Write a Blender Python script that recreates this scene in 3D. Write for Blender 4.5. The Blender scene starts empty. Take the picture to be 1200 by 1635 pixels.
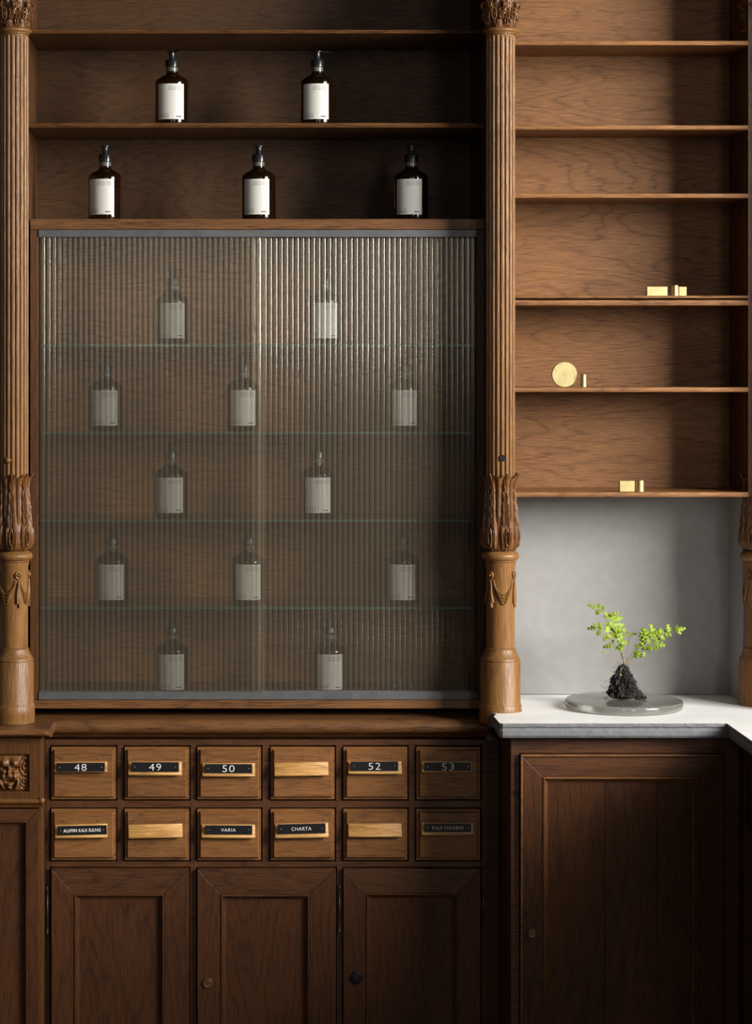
import bpy, bmesh, math, random
from mathutils import Vector, Matrix, noise
random.seed(7)
sc = bpy.context.scene
PI = math.pi
# ------------------------------------------------------------------ camera, world, lights, exposure
F = 3800.0; D = 6.08; CX = 330.0; CY = 570.0; ZC = 1.95        # focal length in pixels, distance, principal point, eye height
cam_d = bpy.data.cameras.new('camera'); cam = bpy.data.objects.new('camera', cam_d)
sc.collection.objects.link(cam); sc.camera = cam
cam.location = (0, -D, ZC); cam.rotation_euler = (PI/2, 0, 0)
cam_d.sensor_fit = 'AUTO'; cam_d.sensor_width = 36; cam_d.lens = F/1635*36
cam_d.shift_x = (600-CX)/1635; cam_d.shift_y = -(817.5-CY)/1635
cam_d.clip_end = 60
sc.view_settings.view_transform = 'Standard'; sc.view_settings.look = 'None'
sc.view_settings.gamma = 1; sc.view_settings.use_curve_mapping = False
sc.view_settings.exposure = -0.48
w = bpy.data.worlds.new('room'); sc.world = w; w.use_nodes = True
w.node_tree.nodes['Background'].inputs[0].default_value = (0.80, 0.88, 1.0, 1)
w.node_tree.nodes['Background'].inputs[1].default_value = 0.045
def area(name, loc, target, sx, sy, power, col):
    l = bpy.data.lights.new(name, 'AREA'); l.shape = 'RECTANGLE'; l.size = sx; l.size_y = sy
    l.energy = power; l.color = col
    o = bpy.data.objects.new(name, l); sc.collection.objects.link(o); o.location = loc
    o.rotation_euler = (Vector(target)-Vector(loc)).to_track_quat('-Z', 'Y').to_euler()
    return o
key = area('window_light_right', (4.7, -3.3, 2.9), (0.55, 0.0, 1.25), 2.1, 2.0, 300, (1.0, 0.97, 0.92))
key.data.spread = math.radians(105)
area('window_light_rear', (2.2, -7.6, 2.9), (0.2, 0, 1.7), 0.8, 2.2, 55, (1.0, 0.97, 0.92))
area('window_light_rear_left', (-0.3, -7.8, 3.1), (0.1, 0, 1.8), 0.5, 2.2, 30, (1.0, 0.97, 0.92))
area('overhead_fill', (4.1, -2.7, 4.2), (0.6, -0.1, 1.0), 1.8, 1.5, 120, (1.0, 0.98, 0.95))  # added overhead fill for the counter and shelf tops

# ------------------------------------------------------------------ materials
def new_mat(name):
    m = bpy.data.materials.new(name); m.use_nodes = True
    nt = m.node_tree; b = nt.nodes['Principled BSDF']
    return m, nt, b
def N(nt, t, **kw):
    n = nt.nodes.new(t)
    for k, v in kw.items():
        if k in n.inputs.keys() if isinstance(k, str) else False: n.inputs[k].default_value = v
        else: setattr(n, k, v)
    return n
def L(nt, a, b): nt.links.new(a, b)
def ramp(nt, stops):
    r = nt.nodes.new('ShaderNodeValToRGB'); e = r.color_ramp.elements
    e[0].position, e[0].color = stops[0][0], (*stops[0][1], 1)
    e[1].position, e[1].color = stops[-1][0], (*stops[-1][1], 1)
    for p, c in stops[1:-1]:
        x = e.new(p); x.color = (*c, 1)
    return r
def math_n(nt, op, a, b=None, clamp=False):
    n = nt.nodes.new('ShaderNodeMath'); n.operation = op; n.use_clamp = clamp
    for i, v in enumerate((a, b)):
        if v is None: continue
        if isinstance(v, (int, float)): n.inputs[i].default_value = v
        else: L(nt, v, n.inputs[i])
    return n.outputs[0]
def wood(name, light, dark, axis='x', rough=0.42, rings=9, figure=0.55, bump=0.25, wear=0.0):
    m, nt, b = new_mat(name)
    tc = N(nt, 'ShaderNodeTexCoord'); oi = N(nt, 'ShaderNodeObjectInfo')
    off = N(nt, 'ShaderNodeVectorMath', operation='ADD')
    comb = N(nt, 'ShaderNodeCombineXYZ')
    r7 = math_n(nt, 'MULTIPLY', oi.outputs['Random'], 9.0); r3 = math_n(nt, 'MULTIPLY', oi.outputs['Random'], 23.0)
    L(nt, r7, comb.inputs[0]); L(nt, r3, comb.inputs[1]); L(nt, r7, comb.inputs[2])
    L(nt, tc.outputs['Object'], off.inputs[0]); L(nt, comb.outputs[0], off.inputs[1])
    def mapped(along, across):
        mp = N(nt, 'ShaderNodeMapping')
        mp.inputs['Scale'].default_value = (along, across, across) if axis == 'x' else (across, across, along)
        L(nt, off.outputs[0], mp.inputs[0]); return mp.outputs[0]
    n1 = N(nt, 'ShaderNodeTexNoise'); n1.inputs['Scale'].default_value = 1.0
    n1.inputs['Detail'].default_value = 3; n1.inputs['Roughness'].default_value = 0.45; n1.inputs['Distortion'].default_value = 0.25
    L(nt, mapped(0.9, 4.2), n1.inputs['Vector'])
    ring = math_n(nt, 'MULTIPLY', n1.outputs['Fac'], rings*3.0)
    ring = math_n(nt, 'PINGPONG', ring, 0.5); ring = math_n(nt, 'MULTIPLY', ring, 2.0)
    ring = math_n(nt, 'POWER', ring, 4.5)
    n2 = N(nt, 'ShaderNodeTexNoise'); n2.inputs['Scale'].default_value = 1.0; n2.inputs['Detail'].default_value = 5
    n2.inputs['Roughness'].default_value = 0.65
    L(nt, mapped(22, 420), n2.inputs['Vector'])
    n3 = N(nt, 'ShaderNodeTexNoise'); n3.inputs['Scale'].default_value = 1.0; n3.inputs['Detail'].default_value = 4
    L(nt, mapped(2.2, 6.0), n3.inputs['Vector'])
    fib = math_n(nt, 'MULTIPLY', math_n(nt, 'SUBTRACT', n2.outputs['Fac'], 0.5), 1.9)
    pat = math_n(nt, 'MULTIPLY', ring, figure*0.42)
    big = math_n(nt, 'MULTIPLY', math_n(nt, 'SUBTRACT', n3.outputs['Fac'], 0.5), 0.7)
    s = math_n(nt, 'ADD', math_n(nt, 'ADD', math_n(nt, 'SUBTRACT', 0.68, pat), fib), big, clamp=True)
    mid = tuple((a+b_)/2 for a, b_ in zip(light, dark))
    cr = ramp(nt, [(0.0, tuple(c*0.45 for c in dark)), (0.3, dark), (0.62, mid), (1.0, light)])
    L(nt, s, cr.inputs[0]); L(nt, cr.outputs[0], b.inputs['Base Color'])
    rr = N(nt, 'ShaderNodeMapRange'); rr.inputs['To Min'].default_value = rough+0.14; rr.inputs['To Max'].default_value = rough-0.08
    L(nt, s, rr.inputs[0]); L(nt, rr.outputs[0], b.inputs['Roughness'])
    bp = N(nt, 'ShaderNodeBump'); bp.inputs['Strength'].default_value = bump; bp.inputs['Distance'].default_value = 0.002
    L(nt, s, bp.inputs['Height']); L(nt, bp.outputs[0], b.inputs['Normal'])
    b.inputs['Specular IOR Level'].default_value = 0.30
    return m
def plain(name, col, rough=0.5, metal=0.0, var=0.0, vscale=20, bump=0.0, spec=0.5, bscale=None):
    m, nt, b = new_mat(name)
    b.inputs['Roughness'].default_value = rough; b.inputs['Metallic'].default_value = metal
    b.inputs['Specular IOR Level'].default_value = spec
    tc = N(nt, 'ShaderNodeTexCoord'); n = N(nt, 'ShaderNodeTexNoise'); n.inputs['Scale'].default_value = vscale
    n.inputs['Detail'].default_value = 6; L(nt, tc.outputs['Object'], n.inputs['Vector'])
    cr = ramp(nt, [(0.3, tuple(c*(1-var) for c in col)), (0.7, tuple(min(1, c*(1+var)) for c in col))])
    L(nt, n.outputs['Fac'], cr.inputs[0]); L(nt, cr.outputs[0], b.inputs['Base Color'])
    if bump:
        n2 = N(nt, 'ShaderNodeTexNoise'); n2.inputs['Scale'].default_value = bscale or vscale*3; n2.inputs['Detail'].default_value = 8
        L(nt, tc.outputs['Object'], n2.inputs['Vector'])
        bp = N(nt, 'ShaderNodeBump'); bp.inputs['Strength'].default_value = bump; bp.inputs['Distance'].default_value = 0.003
        L(nt, n2.outputs['Fac'], bp.inputs['Height']); L(nt, bp.outputs[0], b.inputs['Normal'])
    return m
M = {}
OL = (0.255, 0.110, 0.033); OD = (0.098, 0.039, 0.011)
M['oak_h'] = wood('oak_horizontal', OL, OD, 'x', 0.45, 10, 0.6, 0.35)
M['oak_dark_h'] = wood('dark_oak_panel', (0.090, 0.040, 0.013), (0.033, 0.0135, 0.0045), 'x', 0.42, 11, 0.6, 0.4)  # darker tone than the right bay's back panel
M['oak_dark_v'] = wood('dark_oak_board', (0.115, 0.046, 0.013), (0.045, 0.017, 0.005), 'z', 0.38, 8, 0.5, 0.3)
M['oak_v'] = wood('oak_vertical', OL, OD, 'z', 0.42, 8, 0.5, 0.3)
M['oak_edge'] = wood('oak_shelf_edge', (0.33, 0.15, 0.052), (0.09, 0.036, 0.013), 'x', 0.36, 8, 0.4, 0.5)
M['oak_col'] = wood('oak_column', (0.27, 0.128, 0.040), (0.105, 0.045, 0.013), 'z', 0.30, 6, 0.35, 0.25)
M['oak_carved'] = wood('oak_carved', (0.20, 0.085, 0.026), (0.075, 0.030, 0.010), 'z', 0.30, 6, 0.35, 0.2)
M['oak_ledge'] = wood('ledge_oak', (0.19, 0.085, 0.030), (0.055, 0.023, 0.010), 'x', 0.30, 6, 0.5, 0.3)
M['oak_pale_h'] = wood('pale_edge', (0.24, 0.105, 0.036), (0.06, 0.024, 0.010), 'x', 0.35, 6, 0.5, 0.3)  # paler than the door wood, for its beads
M['oak_pale_v'] = wood('pale_edge_vertical', (0.16, 0.066, 0.024), (0.05, 0.020, 0.008), 'z', 0.35, 6, 0.5, 0.3)  # upright beads, less pale than the horizontal ones
M['oak_red_v'] = wood('stained_oak_vertical', (0.090, 0.034, 0.013), (0.033, 0.012, 0.0055), 'z', 0.36, 8, 0.6, 0.25)
M['oak_red_h'] = wood('stained_oak_horizontal', (0.105, 0.041, 0.015), (0.038, 0.014, 0.006), 'x', 0.36, 8, 0.6, 0.25)
M['oak_drawer'] = wood('drawer_oak', (0.25, 0.108, 0.034), (0.105, 0.042, 0.013), 'x', 0.42, 7, 0.5, 0.25)
M['pull_wood'] = wood('pale_pull_wood', (0.66, 0.37, 0.12), (0.30, 0.14, 0.04), 'x', 0.4, 6, 0.5, 0.25)
M['black_plate'] = plain('black_engraved_plastic', (0.008, 0.008, 0.009), 0.35)
M['white_letter'] = plain('cream_engraving', (0.80, 0.78, 0.70), 0.6)
M['screw'] = plain('plate_screw', (0.5, 0.48, 0.44), 0.35, 1.0)
M['hinge'] = plain('aged_hinge_metal', (0.10, 0.075, 0.045), 0.45, 0.8, 0.3, 60)
M['lock_bronze'] = plain('bronze_lock', (0.20, 0.10, 0.05), 0.4, 0.6, 0.2, 60)
M['lock_black'] = plain('black_lock', (0.02, 0.02, 0.022), 0.35, 0.7)
M['track'] = plain('grey_aluminium', (0.095, 0.098, 0.102), 0.5, 0.3, 0.15, 30)
M['wall'] = plain('grey_painted_wall', (0.30, 0.295, 0.285), 0.8, 0, 0.05, 40, 0.12, 0.3, 300)
M['stone'] = plain('pale_stone', (0.86, 0.87, 0.85), 0.42, 0, 0.05, 12, 0.10, 0.5, 60)
M['stone_edge'] = plain('grey_stone_edge', (0.15, 0.155, 0.16), 0.7, 0, 0.12, 60, 0.25, 0.4, 250)
M['floor'] = wood('floor_boards', (0.14, 0.08, 0.04), (0.06, 0.03, 0.015), 'x', 0.5)
M['plaster'] = plain('plaster', (0.45, 0.44, 0.42), 0.9, 0, 0.05, 10)
M['amber'] = None
M['pump'] = plain('black_pump_plastic', (0.010, 0.011, 0.012), 0.25)
M['neck'] = plain('grey_neck', (0.10, 0.095, 0.08), 0.15)
M['paper'] = plain('bottle_label_paper', (0.60, 0.59, 0.54), 0.55, 0, 0.04, 200)
M['ink'] = plain('label_ink', (0.05, 0.05, 0.045), 0.7)
M['brass'] = plain('brushed_brass', (0.66, 0.50, 0.22), 0.45, 1.0, 0.12, 40, 0.05)
M['brass_face'] = plain('worn_pale_brass', (0.52, 0.44, 0.21), 0.55, 0.75, 0.12, 45, 0.1)
M['soil'] = plain('black_soil', (0.012, 0.010, 0.009), 0.75, 0, 0.5, 120, 1.0, 0.4, 200)
M['root'] = plain('dark_roots', (0.045, 0.030, 0.020), 0.6, 0, 0.4, 80)
M['stem'] = plain('fern_stem', (0.28, 0.20, 0.06), 0.5, 0, 0.3, 60)
M['dark_back'] = plain('dark_recess', (0.02, 0.017, 0.016), 0.7)
def amber():
    m, nt, b = new_mat('amber_glass')
    b.inputs['Base Color'].default_value = (0.30, 0.125, 0.028, 1); b.inputs['Roughness'].default_value = 0.045
    b.inputs['Transmission Weight'].default_value = 0.90; b.inputs['IOR'].default_value = 1.45
    tc = N(nt, 'ShaderNodeTexCoord'); n = N(nt, 'ShaderNodeTexNoise'); n.inputs['Scale'].default_value = 8
    L(nt, tc.outputs['Object'], n.inputs['Vector'])
    cr = ramp(nt, [(0.3, (0.05, 0.020, 0.005)), (0.8, (0.09, 0.036, 0.010))])
    L(nt, n.outputs['Fac'], cr.inputs[0]); L(nt, cr.outputs[0], b.inputs['Base Color'])
    return m
M['amber'] = amber()
def leaf_mat():
    m, nt, b = new_mat('fern_leaf')
    tc = N(nt, 'ShaderNodeTexCoord'); n = N(nt, 'ShaderNodeTexNoise'); n.inputs['Scale'].default_value = 70
    L(nt, tc.outputs['Object'], n.inputs['Vector'])
    cr = ramp(nt, [(0.3, (0.19, 0.30, 0.012)), (0.7, (0.37, 0.50, 0.03))])
    L(nt, n.outputs['Fac'], cr.inputs[0]); L(nt, cr.outputs[0], b.inputs['Base Color'])
    b.inputs['Roughness'].default_value = 0.45
    tr = N(nt, 'ShaderNodeBsdfTranslucent'); L(nt, cr.outputs[0], tr.inputs['Color'])
    mx = N(nt, 'ShaderNodeMixShader'); mx.inputs[0].default_value = 0.35
    out = nt.nodes['Material Output']
    L(nt, b.outputs[0], mx.inputs[1]); L(nt, tr.outputs[0], mx.inputs[2]); L(nt, mx.outputs[0], out.inputs[0])
    return m
M['leaf'] = leaf_mat()
def sheet_glass(name, tint, refl, diff, refr, ior, rough=0.02, edge=None):
    """see-through glass: part straight through, part bent, part mirrored, a little haze of its own"""
    m, nt, b = new_mat(name); nt.nodes.remove(b); out = nt.nodes['Material Output']
    tr = N(nt, 'ShaderNodeBsdfTransparent'); tr.inputs[0].default_value = (*tint, 1)
    rf = N(nt, 'ShaderNodeBsdfRefraction'); rf.inputs['Color'].default_value = (*tint, 1)
    rf.inputs['IOR'].default_value = ior; rf.inputs['Roughness'].default_value = rough
    gl = N(nt, 'ShaderNodeBsdfAnisotropic'); gl.inputs['Roughness'].default_value = 0.14
    gl.inputs['Color'].default_value = (0.95, 0.86, 0.70, 1)
    df = N(nt, 'ShaderNodeBsdfDiffuse'); df.inputs[0].default_value = (*(edge or (0.55, 0.46, 0.33)), 1)  # default beige veil: the room's reflection put into the diffuse colour
    a = N(nt, 'ShaderNodeMixShader'); a.inputs[0].default_value = refr
    L(nt, tr.outputs[0], a.inputs[1]); L(nt, rf.outputs[0], a.inputs[2])
    c = N(nt, 'ShaderNodeMixShader'); c.inputs[0].default_value = diff
    L(nt, a.outputs[0], c.inputs[1]); L(nt, df.outputs[0], c.inputs[2])
    fr = N(nt, 'ShaderNodeFresnel'); fr.inputs[0].default_value = 1.45
    f = math_n(nt, 'ADD', math_n(nt, 'MULTIPLY', fr.outputs[0], refl), 0.0, clamp=True)
    e = N(nt, 'ShaderNodeMixShader'); L(nt, f, e.inputs[0])
    L(nt, c.outputs[0], e.inputs[1]); L(nt, gl.outputs[0], e.inputs[2]); L(nt, e.outputs[0], out.inputs[0])
    return m
M['reeded'] = sheet_glass('reeded_glass', (0.985, 0.985, 0.975), 1.4, 0.075, 0.06, 1.06)
M['reeded_back'] = sheet_glass('reeded_glass_back', (0.99, 0.99, 0.985), 0.15, 0.015, 0.0, 1.05)
M['shelf_glass'] = sheet_glass('shelf_glass', (0.90, 0.96, 0.94), 1.0, 0.02, 0.0, 1.45)
M['glass_edge'] = sheet_glass('green_glass_edge', (0.25, 0.55, 0.46), 1.2, 0.35, 0.0, 1.45, edge=(0.12, 0.36, 0.28))
def disc_glass():
    m, nt, b = new_mat('cast_glass')
    tc = N(nt, 'ShaderNodeTexCoord'); n = N(nt, 'ShaderNodeTexNoise'); n.inputs['Scale'].default_value = 25
    L(nt, tc.outputs['Object'], n.inputs['Vector'])
    cr = ramp(nt, [(0.3, (0.55, 0.56, 0.50)), (0.7, (0.66, 0.67, 0.61))])
    L(nt, n.outputs['Fac'], cr.inputs[0]); L(nt, cr.outputs[0], b.inputs['Base Color'])
    b.inputs['Roughness'].default_value = 0.08; b.inputs['Transmission Weight'].default_value = 0.88; b.inputs['IOR'].default_value = 1.5
    bp = N(nt, 'ShaderNodeBump'); bp.inputs['Strength'].default_value = 0.15; bp.inputs['Distance'].default_value = 0.003
    L(nt, n.outputs['Fac'], bp.inputs['Height']); L(nt, bp.outputs[0], b.inputs['Normal'])
    return m
M['cast'] = disc_glass()

# ------------------------------------------------------------------ helpers
def P(px, py, y):
    k = (D+y)/F
    return Vector(((px-CX)*k, y, ZC-(py-CY)*k))
def thing(name, label, cat, loc, group=None):
    o = bpy.data.objects.new(name, None); sc.collection.objects.link(o); o.location = loc
    o.empty_display_size = 0.05
    o['label'] = label; o['category'] = cat
    if group: o['group'] = group
    return o
def tag(o, label, cat, group=None):
    o['label'] = label; o['category'] = cat
    if group: o['group'] = group
    return o
def origin_of(parent):
    v = Vector((0, 0, 0))
    while parent: v += parent.location; parent = parent.parent
    return v
def obj(name, bm, mats, parent=None, smooth=None, bevel=0, loc=None, label=None):
    """links the bmesh (world coordinates) as one mesh object"""
    o0 = origin_of(parent) if parent else (Vector(loc) if loc else Vector((0, 0, 0)))
    bmesh.ops.translate(bm, verts=bm.verts, vec=-o0)
    bmesh.ops.recalc_face_normals(bm, faces=bm.faces)
    me = bpy.data.meshes.new(name); bm.to_mesh(me); bm.free()
    for m in (mats if isinstance(mats, (list, tuple)) else [mats]): me.materials.append(M[m])
    if smooth is not None:
        for p in me.polygons: p.use_smooth = True
        if smooth < 180:
            try: me.set_sharp_from_angle(angle=math.radians(smooth))
            except Exception: pass
    o = bpy.data.objects.new(name, me); sc.collection.objects.link(o)
    if parent: o.parent = parent
    else: o.location = o0
    if bevel:
        md = o.modifiers.new('edge', 'BEVEL'); md.width = bevel; md.segments = 2; md.limit_method = 'ANGLE'
    if label: o['label'] = label
    return o
def structure(o): o['kind'] = 'structure'; return o
def BM(): return bmesh.new()
def box(bm, x0, x1, y0, y1, z0, z1, mi=0):
    v = [bm.verts.new(c) for c in ((x0,y0,z0),(x1,y0,z0),(x1,y1,z0),(x0,y1,z0),(x0,y0,z1),(x1,y0,z1),(x1,y1,z1),(x0,y1,z1))]
    for f in ((0,3,2,1),(4,5,6,7),(0,1,5,4),(1,2,6,5),(2,3,7,6),(3,0,4,7)):
        fc = bm.faces.new([v[i] for i in f]); fc.material_index = mi
    return v
def pbox(bm, x0, x1, p0, p1, yf, yb, mi=0):
    """box whose front face (at depth yf) covers the pixel rectangle"""
    a = P(x0, p1, yf); b = P(x1, p0, yf)
    return box(bm, a.x, b.x, yf, yb, a.z, b.z, mi)
def revolve(bm, cx, cy, rows, n=48, disp=None, cap=True, mi=0):
    rings = []
    for (r, z) in rows:
        ring = []
        for i in range(n):
            th = 2*PI*i/n; rr = r; zz = z
            if disp:
                q = disp(th, r, z); rr, zz = (q if isinstance(q, tuple) else (q, z))
            ring.append(bm.verts.new((cx+rr*math.sin(th), cy-rr*math.cos(th), zz)))
        rings.append(ring)
    for a, b in zip(rings, rings[1:]):
        for i in range(n):
            f = bm.faces.new((a[i], a[(i+1) % n], b[(i+1) % n], b[i])); f.material_index = mi
    if cap:
        for rg in (rings[0], rings[-1]):
            f = bm.faces.new(rg); f.material_index = mi
    return rings
def tube(bm, pts, r, n=8, mi=0, taper=None):
    pts = [Vector(p) for p in pts]; rings = []
    prev = None
    for i, p in enumerate(pts):
        t = (pts[min(i+1, len(pts)-1)]-pts[max(i-1, 0)]).normalized()
        ref = prev if prev is not None else (Vector((0, 0, 1)) if abs(t.z) < .9 else Vector((1, 0, 0)))
        a = t.cross(ref).normalized(); b = a.cross(t).normalized(); prev = b
        rr = r if taper is None else r+(taper-r)*i/(len(pts)-1)
        rings.append([bm.verts.new(p+a*rr*math.cos(2*PI*k/n)+b*rr*math.sin(2*PI*k/n)) for k in range(n)])
    for a, b in zip(rings, rings[1:]):
        for k in range(n):
            f = bm.faces.new((a[k], a[(k+1) % n], b[(k+1) % n], b[k])); f.material_index = mi
    for rg in (rings[0], rings[-1]):
        f = bm.faces.new(rg); f.material_index = mi
def extrude_profile(bm, prof, x0, x1, mi=0):
    """prof: (y,z) loop extruded along x"""
    a = [bm.verts.new((x0, y, z)) for y, z in prof]; b = [bm.verts.new((x1, y, z)) for y, z in prof]
    n = len(prof)
    for i in range(n):
        f = bm.faces.new((a[i], a[(i+1) % n], b[(i+1) % n], b[i])); f.material_index = mi
    bm.faces.new(a); bm.faces.new(b)
def sphere(bm, c, r, mi=0, seg=16, sc_=(1, 1, 1)):
    ret = bmesh.ops.create_uvsphere(bm, u_segments=seg, v_segments=seg//2, radius=r, matrix=Matrix.Translation(c) @ Matrix.Diagonal((*sc_, 1)))
    for v in ret['verts']:
        for f in v.link_faces: f.material_index = mi
def catmull(pts, k=8):
    pts = [Vector(p) for p in pts]; out = []
    for i in range(len(pts)-1):
        p0 = pts[max(i-1, 0)]; p1 = pts[i]; p2 = pts[i+1]; p3 = pts[min(i+2, len(pts)-1)]
        for j in range(k):
            t = j/k
            out.append(0.5*((2*p1)+(p2-p0)*t+(2*p0-5*p1+4*p2-p3)*t*t+(3*p1-p0-3*p2+p3)*t**3))
    out.append(pts[-1]); return out
ZT = 3.22                                        # joinery runs up out of the picture
HS = 0.8894; ZS = ZC-HS                          # top of the stone counter
ZL = ZC-0.919                                    # top of the wooden ledge
YB_L = 0.35; YB_R = 0.19

# ------------------------------------------------------------------ the room
b = BM(); box(b, -3.0, 3.2, -9, 0.6, -0.1, 0.0); structure(obj('floor', b, 'floor'))
b = BM(); box(b, -3.0, 3.2, 0.46, 0.6, 0.001, 3.4); structure(obj('wall_back', b, 'plaster'))
xs = 833*6.27/F                                  # inner face of the niche's right side
NZ = P(0, 793.5, -0.04).z-0.0005
# unseen cornice, added to shade the upper shelves
b = BM(); extrude_profile(b, [(0.45, 3.225), (-0.10, 3.225), (-0.30, 3.30), (-0.42, 3.36), (-0.42, 3.42), (0.45, 3.42)], -0.9, 1.46); structure(obj('shade_trim_1', b, 'oak_dark_h'))
b = BM(); box(b, 0.752, xs+0.06, YB_R, YB_R+0.05, ZS+0.0005, NZ)
box(b, xs, xs+0.06, 0.03, YB_R-0.0005, ZS+0.0005, NZ)
structure(obj('wall_niche', b, 'wall', bevel=0.001))

b = BM(); box(b, 1.475, 2.1, -0.155, 0.45, ZS+0.001, 3.2); structure(obj('shade_block_right', b, 'oak_v'))  # unseen block, added to shade the right bay and column
# ------------------------------------------------------------------ left shelf unit (open shelves above the glass case)
XL = P(44, 0, 0).x; XR = P(774, 0, 0).x
t = thing('shelf_unit', 'dark oak built-in shelf unit with open upper shelves between the two carved columns', 'shelf unit', (0.03, 0.2, ZL))
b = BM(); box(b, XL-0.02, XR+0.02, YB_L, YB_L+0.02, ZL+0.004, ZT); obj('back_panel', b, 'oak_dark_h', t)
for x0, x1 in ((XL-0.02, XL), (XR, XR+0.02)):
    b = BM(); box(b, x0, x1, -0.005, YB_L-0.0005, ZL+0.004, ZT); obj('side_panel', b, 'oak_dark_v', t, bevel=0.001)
# pilaster faces behind the columns
for x0, x1 in ((P(-25, 0, 0).x, XL+0.001), (XR-0.001, P(803, 0, 0).x)):
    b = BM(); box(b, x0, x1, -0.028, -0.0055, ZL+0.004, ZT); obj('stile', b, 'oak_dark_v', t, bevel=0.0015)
for py0, py1 in ((47.5, 53), (196, 203.5)):
    b = BM(); a = P(0, py1, 0).z; c = P(0, py0, 0).z
    prof = [(0.0, a+0.003), (-0.003, (a+c)/2), (0.0, c-0.001), (0.002, c), (YB_L-0.001, c), (YB_L-0.001, a), (0.002, a)]
    extrude_profile(b, prof, XL+0.001, XR-0.001); obj('shelf', b, 'oak_ledge', t, bevel=0.0008)
b = BM(); box(b, XL+0.001, XR-0.001, 0, YB_L-0.001, P(0, -118, 0).z, P(0, -125, 0).z); obj('shelf', b, 'oak_ledge', t)

# ------------------------------------------------------------------ glass case with two sliding reeded panes
GX0 = P(61.5, 0, -0.002).x; GX1 = P(761, 0, -0.002).x
t = thing('display_case', 'built-in oak display case with sliding reeded glass doors and glass shelves holding bottles', 'display case', (0.03, 0.2, P(0, 1131, 0).z))
YG = -0.004
b = BM(); box(b, P(62, 0, 0).x, P(761, 0, 0).x, YB_L-0.012, YB_L-0.0012, P(0, 1117, 0).z, P(0, 367, 0).z); obj('back_panel', b, 'oak_h', t)
b = BM(); pbox(b, 48, 773, 349.5, 366.5, YG, YB_L-0.001); obj('top_board', b, 'oak_ledge', t, bevel=0.0015)
for x0, x1 in ((48, 61), (761.5, 773)):
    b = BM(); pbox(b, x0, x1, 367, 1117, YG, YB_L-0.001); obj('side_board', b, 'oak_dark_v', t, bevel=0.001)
b = BM(); pbox(b, 48, 773, 1117.5, 1131.5, YG, YB_L-0.001); obj('bottom_board', b, 'oak_ledge', t, bevel=0.0015)
for p0, p1 in ((367, 378.5), (1104.5, 1117)):
    b = BM(); a = P(61.6, p1, YG-0.003); c = P(760.9, p0, YG-0.003)
    box(b, a.x, c.x, YG-0.003, YG-0.0008, a.z, c.z); box(b, a.x, c.x, 0.009, 0.011, a.z, c.z); box(b, a.x, c.x, 0.024, 0.026, a.z, c.z)
    h = 0.003
    zz = (c.z-h, c.z) if p0 < 500 else (a.z, a.z+h)
    box(b, a.x, c.x, YG-0.001, 0.026, zz[0], zz[1])
    obj('sliding_track', b, 'track', t, bevel=0.0006)
def pane(x0, x1, y0, name):
    b = BM(); z0 = P(0, 1113, 0).z; z1 = P(0, 371, 0).z
    pitch = 8.6*0.0016; n = int((x1-x0)/pitch*14); fr = []; bk = []
    for i in range(n+1):
        x = x0+(x1-x0)*i/n
        u = ((x-x0)/pitch) % 1.0
        d = 0.0020*math.sqrt(max(0, 1-(2*u-1)**2*0.93))
        fr.append((x, y0+0.0025-d)); bk.append((x, y0+0.0035))
    for a, c in ((fr, 1), (bk, -1)):
        vs = [(b.verts.new((x, y, z0)), b.verts.new((x, y, z1))) for x, y in a]
        for p, q in zip(vs, vs[1:]):
            b.faces.new((p[0], q[0], q[1], p[1]) if c > 0 else (q[0], p[0], p[1], q[1])).material_index = 0 if c > 0 else 1
        if c > 0: f0, f1 = vs[0], vs[-1]
        else: b.faces.new((vs[0][0], f0[0], f0[1], vs[0][1])); b.faces.new((f1[0], vs[-1][0], vs[-1][1], f1[1]))
    return b
XM0 = P(399.5, 0, 0).x; XM1 = P(421.5, 0, 0).x
obj('glass_door', pane(GX0+0.002, XM1, 0.0015, 'l'), ['reeded', 'reeded_back'], t, smooth=50, label='left-hand sliding door of reeded glass')
obj('glass_door', pane(XM0, GX1-0.002, 0.0150, 'r'), ['reeded', 'reeded_back'], t, smooth=50, label='right-hand sliding door of reeded glass')
SH = [551.5, 691.5, 831.5, 971.0]; shelf_z = []
for py in SH:
    z = P(0, py-2, 0.045).z; shelf_z.append(z)
    b = BM(); box(b, P(48+13, 0, 0).x+0.004, P(761.5, 0, 0).x-0.006, 0.045, 0.31, z-0.006, z)
    for f in b.faces:
        if abs(f.normal.y) > .5 or True:
            f.normal_update()
            if f.normal.y < -.5 or f.normal.y > .5: f.material_index = 1
    s_ = obj('glass_shelf', b, ['shelf_glass', 'glass_edge'], t)
    for x in (P(61, 0, 0).x+0.003, P(761.5, 0, 0).x-0.003):
        for y in (0.07, 0.27):
            b = BM(); sphere(b, (x, y, z-0.0095), 0.0030, seg=8); obj('shelf_pin', b, 'screw', t, smooth=180)
case_floor = P(0, 1117.5, YG).z

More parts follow.
